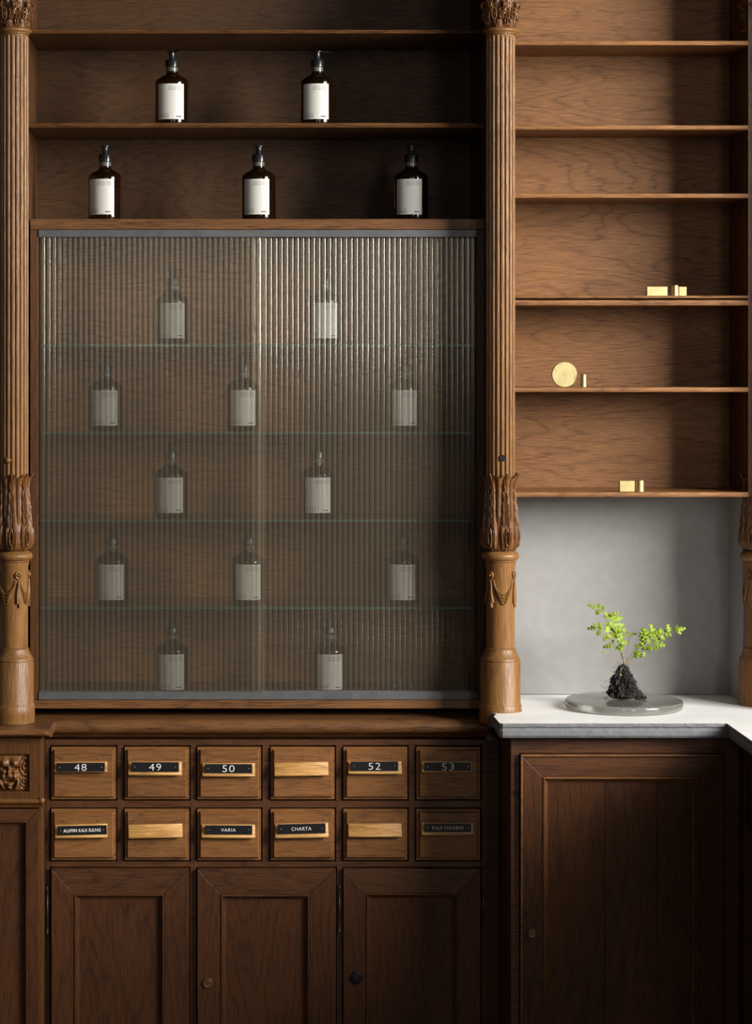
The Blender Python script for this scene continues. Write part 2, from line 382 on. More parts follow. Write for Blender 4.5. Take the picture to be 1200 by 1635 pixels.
# ------------------------------------------------------------------ right shelf unit
RX0 = P(812, 0, -0.03).x; RX1 = P(1193, 0, -0.04).x
t = thing('shelf_unit', 'oak open shelf unit of six thin shelves above the grey niche', 'shelf unit', (1.05, 0.1, P(0, 793, -0.04).z))
ztop = ZT
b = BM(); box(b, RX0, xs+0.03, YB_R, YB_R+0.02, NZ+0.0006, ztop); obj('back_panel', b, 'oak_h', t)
b = BM(); box(b, xs+0.0005, xs+0.06, -0.03, YB_R-0.0005, NZ+0.0006, ztop); obj('side_panel', b, 'oak_dark_v', t, bevel=0.001)  # darker board: shade at the bay's right end put into the colour
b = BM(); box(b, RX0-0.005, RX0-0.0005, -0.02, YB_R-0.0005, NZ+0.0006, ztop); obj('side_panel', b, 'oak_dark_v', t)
RS = [(65, 72), (200, 207), (309, 316), (472, 476.5), (479, 487.5), (618.5, 626), (786, 793.5)]
rz = {}
for i, (p0, p1) in enumerate(RS):
    yf = -0.04
    a = P(0, p1, yf).z; c = P(0, p0, yf).z; rz[i] = c
    b = BM()
    m = (a+c)/2; yb = YB_R-0.001
    prof = [(yf+0.002, a), (yf, m-0.001), (yf, m+0.001), (yf+0.002, c), (yb, c), (yb, a)]
    extrude_profile(b, prof, RX0, xs-0.0005)
    for v in b.verts:                                   # worn, slightly uneven old boards
        pass
    obj('shelf', b, 'oak_edge', t, bevel=0.0008)
b = BM(); box(b, RX0, xs, -0.03, YB_R-0.001, P(0, -80, 0).z, P(0, -87, 0).z); obj('shelf', b, 'oak_edge', t)

# ------------------------------------------------------------------ carved columns
def leaf_disp(n_leaf, z0, z1, amp, ph=0.0, flare=0.0, jag=0.0):
    """acanthus relief: curled base, paired flame-like lobes rising to a pointed tip"""
    def f(th, r, z):
        v = (z-z0)/(z1-z0)
        k = (th+ph)/(2*PI)*n_leaf; u = ((k % 1.0)-0.5)*2
        au = abs(u); h = 0.0
        for (vc, uc, av, aw) in ((0.20, 0.47, 0.21, 0.34), (0.40, 0.36, 0.17, 0.22), (0.56, 0.31, 0.15, 0.19), (0.71, 0.25, 0.14, 0.16), (0.85, 0.17, 0.13, 0.14)):
            vv = v-vc; uu = au-uc-vv*0.45
            e = (uu/(aw*(1.15-0.9*max(0, vv/av))))**2+(vv/av)**2 if vv/av < 1.2 else 9
            if e < 1: h = max(h, amp*1.1*(1-e)**0.75*(1-0.38*math.exp(-(uu/0.05)**2)))
        wm = 0.20-0.13*v
        if au < wm: h = max(h, amp*1.0*(1-(au/wm)**2)**0.7*(1-0.35*math.exp(-(u/0.03)**2)))
        d = math.sqrt((u*1.25)**2+((v-0.17)*2.5)**2)
        m_ = min(1, max(0, (0.46-d)/0.12)); h = h*(1-m_)+m_*amp*(0.10+1.1*math.exp(-((d-0.26)/0.08)**2)+0.6*math.exp(-(d/0.08)**2))
        # narrow leaf showing between the big ones
        u2 = 1-au
        if v > 0.35 and u2 < 0.30: h = max(h, amp*0.6*min(1, (v-0.35)/0.12)*(1-(u2/0.30)**2)*(1-0.4*math.exp(-(u2/0.04)**2)))
        tip = max(0, v-0.86)/0.14
        tu = math.cos(k*2*PI+PI)*0.5+0.5
        return (r+h*(1-0.3*tip)+flare*tip*tip*(0.35+0.65*tu), z+jag*tip*(tu-0.5))
    return f
def column(label, cpx, cpy, base_z, details):
    """cpx, cpy: world x,y of the axis"""
    s = 0.0016*(D+cpy)/D
    Z = lambda py: P(0, py, cpy).z
    R = lambda r: r*s
    t = thing('carved_column', label, 'column', (cpx, cpy, base_z), 'carved oak columns')
    # base drum
    b = BM()
    rows = [(R(33.2), base_z+0.0003), (R(33.6), Z(1140)), (R(33.6), Z(1124.5)), (R(32.6), Z(1123)), (R(32.0), Z(1121.5)), (R(32.0), Z(1057)), (R(31.2), Z(1055)),
            (R(30.8), Z(1054)), (R(31.6), Z(1053)), (R(31.4), Z(1051)), (R(29.5), Z(1048.5)), (R(27), Z(1044)), (R(25.2), Z(1039)), (R(24.4), Z(1035.5)), (R(24.4), Z(1034)), (R(22.6), Z(1033.4))]
    revolve(b, cpx, cpy, rows, 64); obj('base', b, 'oak_col', t, smooth=35)
    # plain drum with garlands
    b = BM(); revolve(b, cpx, cpy, [(R(22.6), Z(1033.3)), (R(22.8), Z(960)), (R(23.2), Z(905)), (R(24.5), Z(899.5)), (R(24.5), Z(897))], 64)
    dr = obj('drum', b, 'oak_col', t, smooth=35)
    b = BM(); c0 = Z(887.5); rr = R(5.6)
    rows = [(R(24), Z(896.8)), (R(25.5), Z(896)), (R(25.5), Z(894.2))]
    rows += [(R(24.6)+rr*math.cos(a), c0+rr*1.15*math.sin(a)) for a in [(-70+140*i/10)*PI/180 for i in range(11)]]
    rows += [(R(25), Z(880)), (R(22), Z(878.5))]
    revolve(b, cpx, cpy, rows, 64); obj('ring', b, 'oak_col', t, smooth=50)
    ros = [math.radians(a) for a in (22, 100, 190, 284)] if details == 'left' else [math.radians(a) for a in (-46, 58, 140, 225)]
    def on(th, z, o=0.0):
        r = R(23)+o; return Vector((cpx+r*math.sin(th), cpy-r*math.cos(th), z))
    for i, th in enumerate(ros):
        nx = Vector((math.sin(th), -math.cos(th), 0)); tx = Vector((math.cos(th), math.sin(th), 0)); zz = Z(917)
        b = BM(); c = on(th, zz, 0.002)
        tube(b, [c+tx*R(4.4)*math.cos(a)+Vector((0, 0, 1))*R(4.9)*math.sin(a) for a in [2*PI*k/16 for k in range(17)]], R(1.5), 6)
        sphere(b, c+nx*0.002, R(2.3), seg=12)
        obj('rosette', b, 'oak_col', dr, smooth=60)
        b = BM(); th2 = ros[(i+1) % len(ros)]
        if th2 < th: th2 += 2*PI
        for j, (dip, o) in enumerate(((24, .0018), (29, .0028), (34, .0026), (39, .0016))):
            pts = []
            for q in range(15):
                u = q/14; e = abs(2*u-1)**1.7
                pts.append(on(th+(th2-th)*(0.03*(j+1)+u*(1-0.06*(j+1))), Z(924+dip*(1-e)), o*(0.5+0.5*(1-abs(2*u-1)))))
            tube(b, pts, R(1.15), 6)
        for du, ln in ((-0.10, 38), (0.05, 44), (0.14, 36)):
            pts = [on(th+du*k/4+0.03*math.sin(k*2), Z(924+ln*k/4), 0.0022) for k in range(5)]
            tube(b, pts, R(1.7), 6, taper=R(2.3))
        obj('garland', b, 'oak_col', dr, smooth=60)
    # leaf cup
    b = BM(); za, zb = Z(877.5), Z(759); rows = []
    key = [(0, 24), (.03, 26.5), (.10, 28), (.25, 27.8), (.45, 25.5), (.7, 23.0), (.85, 22.6), (.95, 24.2), (1, 25.4)]
    for i in range(150):
        v = i/149
        for (v0, r0), (v1, r1) in zip(key, key[1:]):
            if v0 <= v <= v1: r = r0+(r1-r0)*(v-v0)/(v1-v0); break
        rows.append((R(r)-0.0015, za+(zb-za)*v))
    revolve(b, cpx, cpy, rows, 480, leaf_disp(7, za, zb, 0.0072, 0.22 if details != 'left' else 0.5, R(6.5), 0.012), cap=False)
    ring_in = [(R(23.4), zb-0.02)]
    obj('leaf_cup', b, 'oak_carved', t, smooth=75)
    # fluted shaft
    b = BM(); nf = 20
    ztop_s, zbot_s = Z(58), Z(772)
    def flute(th, r, z):
        e = min(1, max(0, (ztop_s-z)/0.014))
        u = ((th/(2*PI)*nf) % 1.0)-0.5
        g = 0.0037*math.sqrt(max(0, 1-(u/0.36)**2)) if abs(u) < 0.36 else (-0.0003 if abs(u) < .42 else 0)
        return r-g*math.sqrt(e)
    rows = [(R(23.2), zbot_s), (R(23.2), Z(600)), (R(23.2), Z(300))]+[(R(23.0), ztop_s-0.014*(1-k/6)**1.5) for k in range(7)]+[(R(23.3), ztop_s+0.001), (R(23.3), Z(56.5))]
    revolve(b, cpx, cpy, rows, 400, flute); sh = obj('fluted_shaft', b, 'oak_col', t, smooth=40)
    # neck ring and capital
    b = BM(); rows = [(R(23), Z(56.4)), (R(25.5), Z(55.5)), (R(25.5), Z(54))]+[(R(24.5)+R(4)*math.cos(a), Z(50)+R(3.6)*math.sin(a)) for a in [(-80+160*i/8)*PI/180 for i in range(9)]]+[(R(23), Z(45.5))]
    revolve(b, cpx, cpy, rows, 64); obj('neck_ring', b, 'oak_col', t, smooth=50)
    b = BM(); za, zb = Z(45.4), Z(-42); rows = []
    for i in range(60):
        v = i/59; rows.append((R(21.5+1.5*v+8*v**2.2), za+(zb-za)*v))
    revolve(b, cpx, cpy, rows, 200, leaf_disp(8, za, Z(-6), 0.0055, 0.0, R(5), 0.0) if False else (lambda th, r, z: leaf_disp(8, za, Z(-4), 0.006, 0.0, R(2))(th, r, min(z, Z(-3)))[0] if z < Z(-3) else r))
    for k in range(8):
        th = PI/8+k*PI/4+0.12
        nx = Vector((math.sin(th), -math.cos(th), 0)); tx = Vector((math.cos(th), math.sin(th), 0)); up = Vector((0, 0, 1))
        c = Vector((cpx, cpy, Z(26)))+nx*R(26.0)
        for sgn in (-1, 1):
            pts = [c+tx*sgn*(R(6.2)+R(5.4)*(1-q/26*0.85)*math.cos(q*0.42))+up*(R(12)*(1-q/26*0.85)*math.sin(q*0.42))+nx*q*0.00018 for q in range(26)]
            tube(b, pts, R(1.5), 6, taper=R(0.8))
        th += PI/8; nx = Vector((math.sin(th), -math.cos(th), 0))
        c = Vector((cpx, cpy, Z(11)))+nx*R(28.0)
        pts = [c+nx*R(4.5)*math.sin(q*0.5)*(1-q/16*.5)+up*(R(5)*math.cos(q*0.5)*(1-q/16*.5)) for q in range(12)]
        for off in (-1, 0, 1):
            tx = Vector((math.cos(th), math.sin(th), 0))*off*R(2.2)
            tube(b, [p+tx for p in pts], R(1.5), 6)
    obj('capital', b, 'oak_carved', t, smooth=60)
    b = BM(); box(b, cpx-R(36), cpx+R(36), cpy-R(36), cpy+R(36), Z(-42)+0.0005, Z(-60)); obj('abacus', b, 'oak_col', t, bevel=0.002)
    if details == 'left':
        b = BM(); th = math.radians(-18); c = on(th, Z(734), 0.001); sphere(b, c, R(5), seg=14); obj('knob', b, 'oak_col', sh, smooth=180)
    if details == 'centre':
        b = BM(); c = Vector((cpx+R(1), cpy-R(23.2), Z(730.5)))
        n = 20; ring = [b.verts.new(c+Vector((R(5.2)*math.cos(2*PI*k/n), -0.0015, R(5.2)*math.sin(2*PI*k/n)))) for k in range(n)]
        r2 = [b.verts.new(v.co+Vector((0, 0.005, 0))) for v in ring]; b.faces.new(ring)
        for k in range(n): b.faces.new((ring[k], ring[(k+1) % n], r2[(k+1) % n], r2[k]))
        for a in (PI/4, 3*PI/4):
            d = Vector((math.cos(a), 0, math.sin(a)))*R(3); tube(b, [c-d+Vector((0, -0.0018, 0)), c+d+Vector((0, -0.0018, 0))], 0.0007, 6)
        obj('screw', b, 'lock_black', sh)
    return t
yc = -0.087
column('tall carved oak column at the left edge, with a wooden knob on its shaft', P(22, 0, yc).x, yc, ZL, 'left')
column('tall carved oak column right of the glass case, with a black screw on its shaft', P(798.5, 0, yc).x, yc, ZL, 'centre')
column('shadowed dark column at the right edge, standing on the stone counter', 1.412, 0.010, ZS, 'right')

# ------------------------------------------------------------------ wooden ledge
def nose(yf, z1, z0, yb):
    h = z1-z0; r = h*0.36
    pr = [(yb, z1), (yf+r, z1)]
    pr += [(yf+r-r*math.sin(a), z1-r+r*math.cos(a)) for a in [PI*i/8 for i in range(1, 9)]]
    z = z1-2*r
    pr += [(yf+r+0.003, z-0.001), (yf+r+0.005, z-(z-z0)*0.35)]
    pr += [(yf+r+0.020, z0+0.002), (yf+r+0.022, z0), (yb, z0)]
    return pr
b = BM(); xl = P(-30, 0, -0.1).x
extrude_profile(b, nose(-0.066, ZL, P(0, 1180, -0.05).z, 0.34), xl+0.03, 0.7095)
ex = P(82, 0, -0.2).x
pr = nose(-0.215, ZL-0.0006, P(0, 1179, -0.2).z, -0.064)
a_ = [b.verts.new((xl, y, z)) for y, z in pr]; b_ = [b.verts.new((ex+(y+0.215)*-0.25*(1 if y < -0.19 else 0)-(0.016 if y < -0.214 else 0.004 if y < -0.205 else 0), y, z)) for y, z in pr]
for i in range(len(pr)):
    b.faces.new((a_[i], a_[(i+1) % len(pr)], b_[(i+1) % len(pr)], b_[i]))
b.faces.new(a_); b.faces.new(b_)
tag(obj('wooden_ledge', b, 'oak_ledge', smooth=40), 'long dark wooden ledge with rounded nose under the glass case', 'ledge')

# ------------------------------------------------------------------ drawer and door cabinet
YC = -0.035; YD = -0.041
XCL = -0.4105; XCR = 0.7415
t = thing('drawer_cabinet', 'low dark oak apothecary cabinet with twelve small drawers over three panelled doors', 'cabinet', (0.15, 0.1, 0))
zc1 = P(0, 1180.5, YC).z
b = BM()
def cb(x0, x1, p0, p1): pbox(b, x0, x1, p0, p1, YC, 0.0)
def pz(py): return P(0, py, YC).z
def pxx(px): return P(px, 0, YC).x
cols = [(82, 185), (199, 302), (315, 416.5), (432, 534), (548, 650), (664.5, 766)]
rows_ = [(1193, 1276), (1292, 1373)]
dcols = [(82, 302), (315, 536), (548, 767)]
z0c = 0.10
box(b, XCL, XCR, YC, 0.02, pz(1190), zc1-0.0005)                                    # top rail
box(b, XCL, pxx(79.5), YC, 0.02, z0c, pz(1190))                                  # left stile
box(b, pxx(769), XCR, YC, 0.02, z0c, pz(1190))
for (a0, a1), (c0, c1) in zip(cols, cols[1:]): box(b, pxx(a1+2), pxx(c0-2), YC, 0.02, pz(1381), pz(1190))
for (a0, a1), (c0, c1) in zip(cols, cols[1:]): pass
box(b, pxx(80), pxx(768), YC+0.0003, 0.0195, pz(1289.5), pz(1278.5)); box(b, pxx(80), pxx(768), YC+0.0003, 0.0195, pz(1384.5), pz(1375.5))
for a0, a1 in ((302, 315), (536, 548)): box(b, pxx(a0+1.5), pxx(a1-1.5), YC, 0.02, z0c, pz(1381))
box(b, XCL+0.02, XCR-0.02, YC+0.03, 0.3, 0.0, z0c)                         # plinth
box(b, XCL, XCR, 0.0205, 0.3, z0c, zc1-0.0005)                             # dark body behind the fronts
obj('carcass', b, 'oak_red_h', t, bevel=0.001)
def text_bm(bm, s, cx, cz, y, h, width=None, mi=1, rot=0.0, bold=0.0):
    cu = bpy.data.curves.new('tx', 'FONT'); cu.body = s; cu.align_x = 'CENTER'; cu.align_y = 'CENTER'
    cu.size = 1; cu.extrude = 0.02; cu.offset = bold; cu.space_character = 1.12; cu.resolution_u = 3
    o = bpy.data.objects.new('tx', cu); sc.collection.objects.link(o)
    dg = bpy.context.evaluated_depsgraph_get(); me = bpy.data.meshes.new_from_object(o.evaluated_get(dg))
    xs_ = [v.co.x for v in me.vertices]; ys_ = [v.co.y for v in me.vertices]
    w0 = max(xs_)-min(xs_); h0 = max(ys_)-min(ys_); mx = (max(xs_)+min(xs_))/2; my = (max(ys_)+min(ys_))/2
    k = h/h0; kx = k if width is None else width/w0
    vs = []
    for v in me.vertices:
        X = (v.co.x-mx)*kx; Z_ = (v.co.y-my)*k
        vs.append(bm.verts.new((cx+X*math.cos(rot)-Z_*math.sin(rot), y-v.co.z*0.02-0.0001, cz+X*math.sin(rot)+Z_*math.cos(rot))))
    for p in me.polygons:
        try: f = bm.faces.new([vs[i] for i in p.vertices]); f.material_index = mi
        except ValueError: pass
    bpy.data.objects.remove(o); bpy.data.curves.remove(cu); bpy.data.meshes.remove(me)
DR = [  # text, plate rect, pull rect, tilt deg
 ('48', (90, 167, 1218, 1232), (87, 171, 1217, 1233), 0.4), ('49', (210, 285, 1217, 1232), (205, 290, 1217, 1238), 0.0),
 ('50', (327, 402, 1220, 1234), (323, 407, 1219.5, 1240), 0.0), (None, None, (438, 524, 1218, 1239), 1.2),
 ('52', (560, 635, 1216, 1230.5), (556, 641, 1216.5, 1236), 0.0), ('53', (677, 752, 1217, 1231), (673, 752, 1216.5, 1233), 0.3),
 ('ALUMIN KALII SULFAS', (92, 170, 1318.5, 1332.5), (88, 171, 1317, 1338), 1.4), (None, None, (205, 291, 1317, 1338), 1.6),
 ('VARIA', (327, 402, 1318, 1332), (322, 407, 1317.5, 1338), 0.0), ('CHARTA', (443, 519, 1315.5, 1330.5), (439, 524, 1315.5, 1338), 1.5),
 (None, None, (556, 641, 1316, 1336.5), 0.4), ('KALII CHLORAS', (677, 752, 1314.5, 1328.5), (673, 756, 1314.5, 1333.5), 0.0)]
YP = -0.050
for i, (txt, pl, pu, tilt) in enumerate(DR):
    c0, c1 = cols[i % 6]; r0, r1 = rows_[i//6]
    b = BM()
    a = P(c0, r1, YD); c = P(c1, r0, YD)
    box(b, a.x, c.x, YD, 0.0195, a.z, c.z)
    # raised field with a sloping edge
    i1, i2 = 0.0052, 0.0085; yq = YP
    o4 = [b.verts.new(v) for v in ((a.x+i1, YD-0.0002, a.z+i1), (c.x-i1, YD-0.0002, a.z+i1), (c.x-i1, YD-0.0002, c.z-i1), (a.x+i1, YD-0.0002, c.z-i1))]
    q4 = [b.verts.new(v) for v in ((a.x+i2, yq, a.z+i2), (c.x-i2, yq, a.z+i2), (c.x-i2, yq, c.z-i2), (a.x+i2, yq, c.z-i2))]
    for k in range(4): b.faces.new((o4[k], o4[(k+1) % 4], q4[(k+1) % 4], q4[k]))
    b.faces.new(q4); b.faces.new(o4)
    # old fixing marks above the pull
    lab = ('small drawer with a plate engraved '+txt) if txt else 'small drawer with a bare pale wooden pull and no plate'
    na = P(pu[0], pu[3], YP-0.01); nb = P(pu[1], pu[2], YP-0.01)
    for fx in (0.12, 0.86):
        for q in range(3):
            sphere(b, (na.x+(nb.x-na.x)*(fx+random.uniform(-0.06, 0.07)), YP, nb.z+random.uniform(0.0055, 0.009)), 0.0016, 1, 8, (1.3, 0.2, 0.8))
    dw = obj('drawer', b, ['oak_drawer', 'dark_back'], t, bevel=0.0012, label=lab)
    rot = math.radians(tilt)
    def rr(x, z, cx, cz): return (cx+(x-cx)*math.cos(rot)-(z-cz)*math.sin(rot), cz+(x-cx)*math.sin(rot)+(z-cz)*math.cos(rot))
    pa = P(pu[0], pu[3], YP-0.01); pb = P(pu[1], pu[2], YP-0.01); cx, cz = (pa.x+pb.x)/2, (pa.z+pb.z)/2
    b = BM(); n = 1
    # wedge: thin at the top, thick towards a rounded lower lip
    H = pb.z-pa.z
    prof = [(YP, pb.z), (YP-0.005, pb.z), (YP-0.013, pa.z+H*0.30), (YP-0.016, pa.z+H*0.22), (YP-0.0165, pa.z+H*0.08), (YP-0.014, pa.z), (YP, pa.z+0.002)]
    va = []
    for x, ins in ((pa.x, 0.001), (pa.x+0.0015, 0), (pb.x-0.0015, 0), (pb.x, 0.001)):
        va.append([b.verts.new((rr(x, z, cx, cz)[0], min(YP, y+ins), rr(x, z, cx, cz)[1])) for y, z in prof])
    for A_, B_ in zip(va, va[1:]):
        for k in range(len(prof)): b.faces.new((A_[k], A_[(k+1) % len(prof)], B_[(k+1) % len(prof)], B_[k]))
    b.faces.new(va[0]); b.faces.new(va[-1])
    obj('drawer_pull', b, 'pull_wood', dw, smooth=40)
    if txt:
        qa = P(pl[0], pl[3], YP-0.014); qb = P(pl[1], pl[2], YP-0.014); cx, cz = (qa.x+qb.x)/2, (qa.z+qb.z)/2
        b = BM(); yp = YP-0.0165
        vs = box(b, qa.x, qb.x, yp, yp+0.0015, qa.z, qb.z)
        box(b, qa.x-0.0004, qb.x+0.0010, yp+0.0015, yp+0.0022, qa.z-0.0012, qb.z+0.0003, 2)
        for x in (qa.x+0.008, qb.x-0.008): sphere(b, (x, yp, cz), 0.0015, 2, 8, (1, .5, 1))
        hgt = 0.0172 if txt[0].isdigit() else 0.0088
        wd = None
        if txt.startswith('ALUMIN'): wd = 0.094; hgt = 0.0085
        if txt.startswith('KALII'): wd = 0.078; hgt = 0.0080
        if txt == 'CHARTA': wd = 0.050
        if txt == 'VARIA': wd = 0.037; hgt = 0.0078
        if txt[0].isdigit(): wd = 0.0305
        text_bm(b, txt, cx, cz, yp, hgt, wd, 1, 0, 0.012 if txt.startswith('ALUM') else (-0.012 if txt[0].isdigit() else -0.006))
        bmesh.ops.rotate(b, verts=b.verts, cent=(cx, yp, cz), matrix=Matrix.Rotation(-rot, 3, 'Y'))
        obj('name_plate', b, ['black_plate', 'white_letter', 'screw'], dw)
# panelled doors
def panel_door(parent, x0, x1, p0, z_bot, yf, ix0, ix1, ip0, mat_v, mat_h, ibot=None, seams=(), label=None, bead_mats=None):
    """mitred frame, bead moulding, sunk panel"""
    A = P(x0, p0, yf); B = P(x1, p0, yf); I0 = P(ix0, ip0, yf); I1 = P(ix1, ip0, yf)
    zt = A.z; zi = I0.z; rail = zt-zi; zib = z_bot+rail if ibot is None else ibot
    th = 0.02
    b = BM()
    outer = [(A.x, zt), (B.x, zt), (B.x, z_bot), (A.x, z_bot)]; inner = [(I0.x, zi), (I1.x, zi), (I1.x, zib), (I0.x, zib)]
    for k in range(4):
        o1, o2, i2, i1 = outer[k], outer[(k+1) % 4], inner[(k+1) % 4], inner[k]
        g = 0.00035                                       # a hair line at each mitre
        cxm = (A.x+B.x)/2; czm = (zt+z_bot)/2
        fr_ = []; bk_ = []
        dx, dz = ((0, -1), (-1, 0), (0, 1), (1, 0))[k]
        t1 = (g, 0) if k in (0,) else (-g, 0) if k == 2 else (0, -g) if k == 1 else (0, g)
        pts = [(o1[0]+t1[0], o1[1]+t1[1]), (o2[0]-t1[0], o2[1]-t1[1]), (i2[0]-t1[0], i2[1]-t1[1]), (i1[0]+t1[0], i1[1]+t1[1])]
        F1 = [b.verts.new((x, yf, z)) for x, z in pts]; F2 = [b.verts.new((x, yf+th, z)) for x, z in pts]
        mi = 1 if k in (0, 2) else 0
        fs = [b.faces.new(F1), b.faces.new(F2)]+[b.faces.new((F1[j], F1[(j+1) % 4], F2[(j+1) % 4], F2[j])) for j in range(4)]
        for f in fs: f.material_index = mi
    d = obj('door', b, [mat_v, mat_h], parent, bevel=0.0010, label=label)
    # bead round the panel
    b = BM(); loops = []
    steps = [(0.0, 0.0012), (0.0015, -0.0022), (0.0045, -0.0022), (0.0065, 0.001), (0.0075, 0.006), (0.012, 0.008), (0.0145, 0.0115)]
    for ins, dy in steps:
        loops.append([b.verts.new((x, yf+dy, z)) for x, z in ((I0.x+ins, zi-ins), (I1.x-ins, zi-ins), (I1.x-ins, zib+ins), (I0.x+ins, zib+ins))])
    for a_, c_ in zip(loops, loops[1:]):
        for k in range(4):
            f = b.faces.new((a_[k], a_[(k+1) % 4], c_[(k+1) % 4], c_[k])); f.material_index = 1 if k % 2 == 0 else 0
    obj('moulding', b, bead_mats or [mat_v, mat_h], d)
    b = BM(); edges = [I0.x+0.010]+[P(s, 0, yf).x for s in seams]+[I1.x-0.010]
    for e0, e1 in zip(edges, edges[1:]):
        box(b, e0+0.0004, e1-0.0004, yf+0.0105, yf+0.018, zib+0.010, zi-0.010)
    obj('panel', b, mat_v, d, bevel=0.0006)
    return d
def hinge(parent, px, p0, p1, y, r=0.0030):
    a = P(px, p0, y); c = P(px, p1, y); b = BM(); h = a.z-c.z
    sections = [0, .06, .065, .30, .305, .68, .685, .93, .935, 1.0]
    rr_ = [0.4, 1, .85, .85, 1, 1, .85, .85, 1, .4]
    revolve(b, a.x, y, [(r*q, a.z-h*s_) for s_, q in zip(sections, rr_)], 12)
    obj('hinge', b, 'hinge', parent, smooth=40)
def lock(parent, px, py, y, r, mat, rings=True):
    b = BM(); c = P(px, py, y); n = 24
    prof = [(1.0, 0.0), (1.0, -0.003), (0.86, -0.005), (0.72, -0.0042), (0.62, -0.0042), (0.52, -0.006), (0.30, -0.006), (0.26, -0.002), (0.0001, -0.002)]
    if not rings: prof = [(1.0, 0.0), (1.0, -0.002), (0.9, -0.0035), (0.5, -0.0045), (0.0001, -0.0045)]
    lp = [[b.verts.new((c.x+r*q*math.cos(2*PI*k/n), y+dy, c.z+r*q*math.sin(2*PI*k/n))) for k in range(n)] for q, dy in prof]
    for a_, c_ in zip(lp, lp[1:]):
        for k in range(n): b.faces.new((a_[k], a_[(k+1) % n], c_[(k+1) % n], c_[k]))
    if not rings:
        sphere(b, (c.x, y-0.0046, c.z+0.002), 0.0022, 1, 10, (1, .3, 1)); box(b, c.x-0.001, c.x+0.001, y-0.0051, y-0.004, c.z-0.006, c.z+0.001, 1)
        for s_ in (-1, 1): sphere(b, (c.x+s_*r*0.66, y-0.0042, c.z), 0.0011, 0, 8)
    obj('lock', b, [mat, 'dark_back'], parent, smooth=35)
zb = z0c+0.012
YDR = -0.048
d1 = panel_door(t, 82, 302, 1387.5, zb, YDR, 118, 262, 1427, 'oak_red_v', 'oak_red_h', label='left panelled door, without a lock')
d2 = panel_door(t, 315, 536, 1387.5, zb, YDR, 352, 494, 1428, 'oak_red_v', 'oak_red_h', label='middle panelled door with a round bronze lock')
d3 = panel_door(t, 548, 767, 1387.5, zb, YDR, 584, 730, 1426, 'oak_red_v', 'oak_red_h', label='right panelled door with a black keyhole plate')
hinge(d1, 75.5, 1415, 1495, YC-0.004); hinge(d2, 541.5, 1413, 1492, YC-0.004); hinge(d3, 771, 1416, 1490, YC-0.004)
lock(d2, 331.5, 1569, YDR-0.0003, 0.0125, 'lock_bronze'); lock(d3, 568, 1561.5, YDR-0.0003, 0.0155, 'lock_black', False)

# ------------------------------------------------------------------ left pedestal with carved mask
YPD = -0.18; zl0 = P(0, 1179.5, -0.2).z
t = thing('pedestal', 'projecting oak pedestal at the lower left with a carved face under the column', 'pedestal', (-0.48, -0.1, 0))
PX = lambda px: P(px, 0, YPD).x
PZ = lambda py: P(0, py, YPD).z
xL = PX(-60); xR = PX(65.5)
b = BM()
box(b, PX(46.5), xR, YPD, -0.066, PZ(1282), zl0-0.001); box(b, xL, PX(-18.5), YPD, -0.066, PZ(1282), zl0-0.001)
box(b, PX(-18.5), PX(46.5), YPD, -0.066, PZ(1204.5), zl0-0.001); box(b, PX(-18.5), PX(46.5), YPD, -0.066, PZ(1282), PZ(1264))
box(b, PX(-18.5), PX(46.5), YPD+0.012, -0.066, PZ(1264), PZ(1204.5))
box(b, xL, xR, -0.0655, -0.0495, z0c, P(0, 1180, -0.05).z-0.001)
box(b, xL, xR, YPD+0.02, -0.0665, 0, PZ(1282)-0.001)
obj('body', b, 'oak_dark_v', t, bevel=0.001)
b = BM()                                                     # moulding below the carved block
zm1 = PZ(1275); zm0 = PZ(1289); xr = PX(69)
prof = [(YPD+0.018, zm1), (YPD-0.010, zm1), (YPD-0.0135, zm1-0.003), (YPD-0.0135, zm1-0.008), (YPD-0.010, zm1-0.011), (YPD-0.005, zm1-0.014), (YPD-0.001, zm0), (YPD+0.018, zm0)]
extrude_profile(b, prof, xL, xr)
sphere(b, (xr-0.004, YPD-0.006, zm1-0.004), 0.009, 0, 14)
obj('moulding', b, 'oak_carved', t, smooth=40)
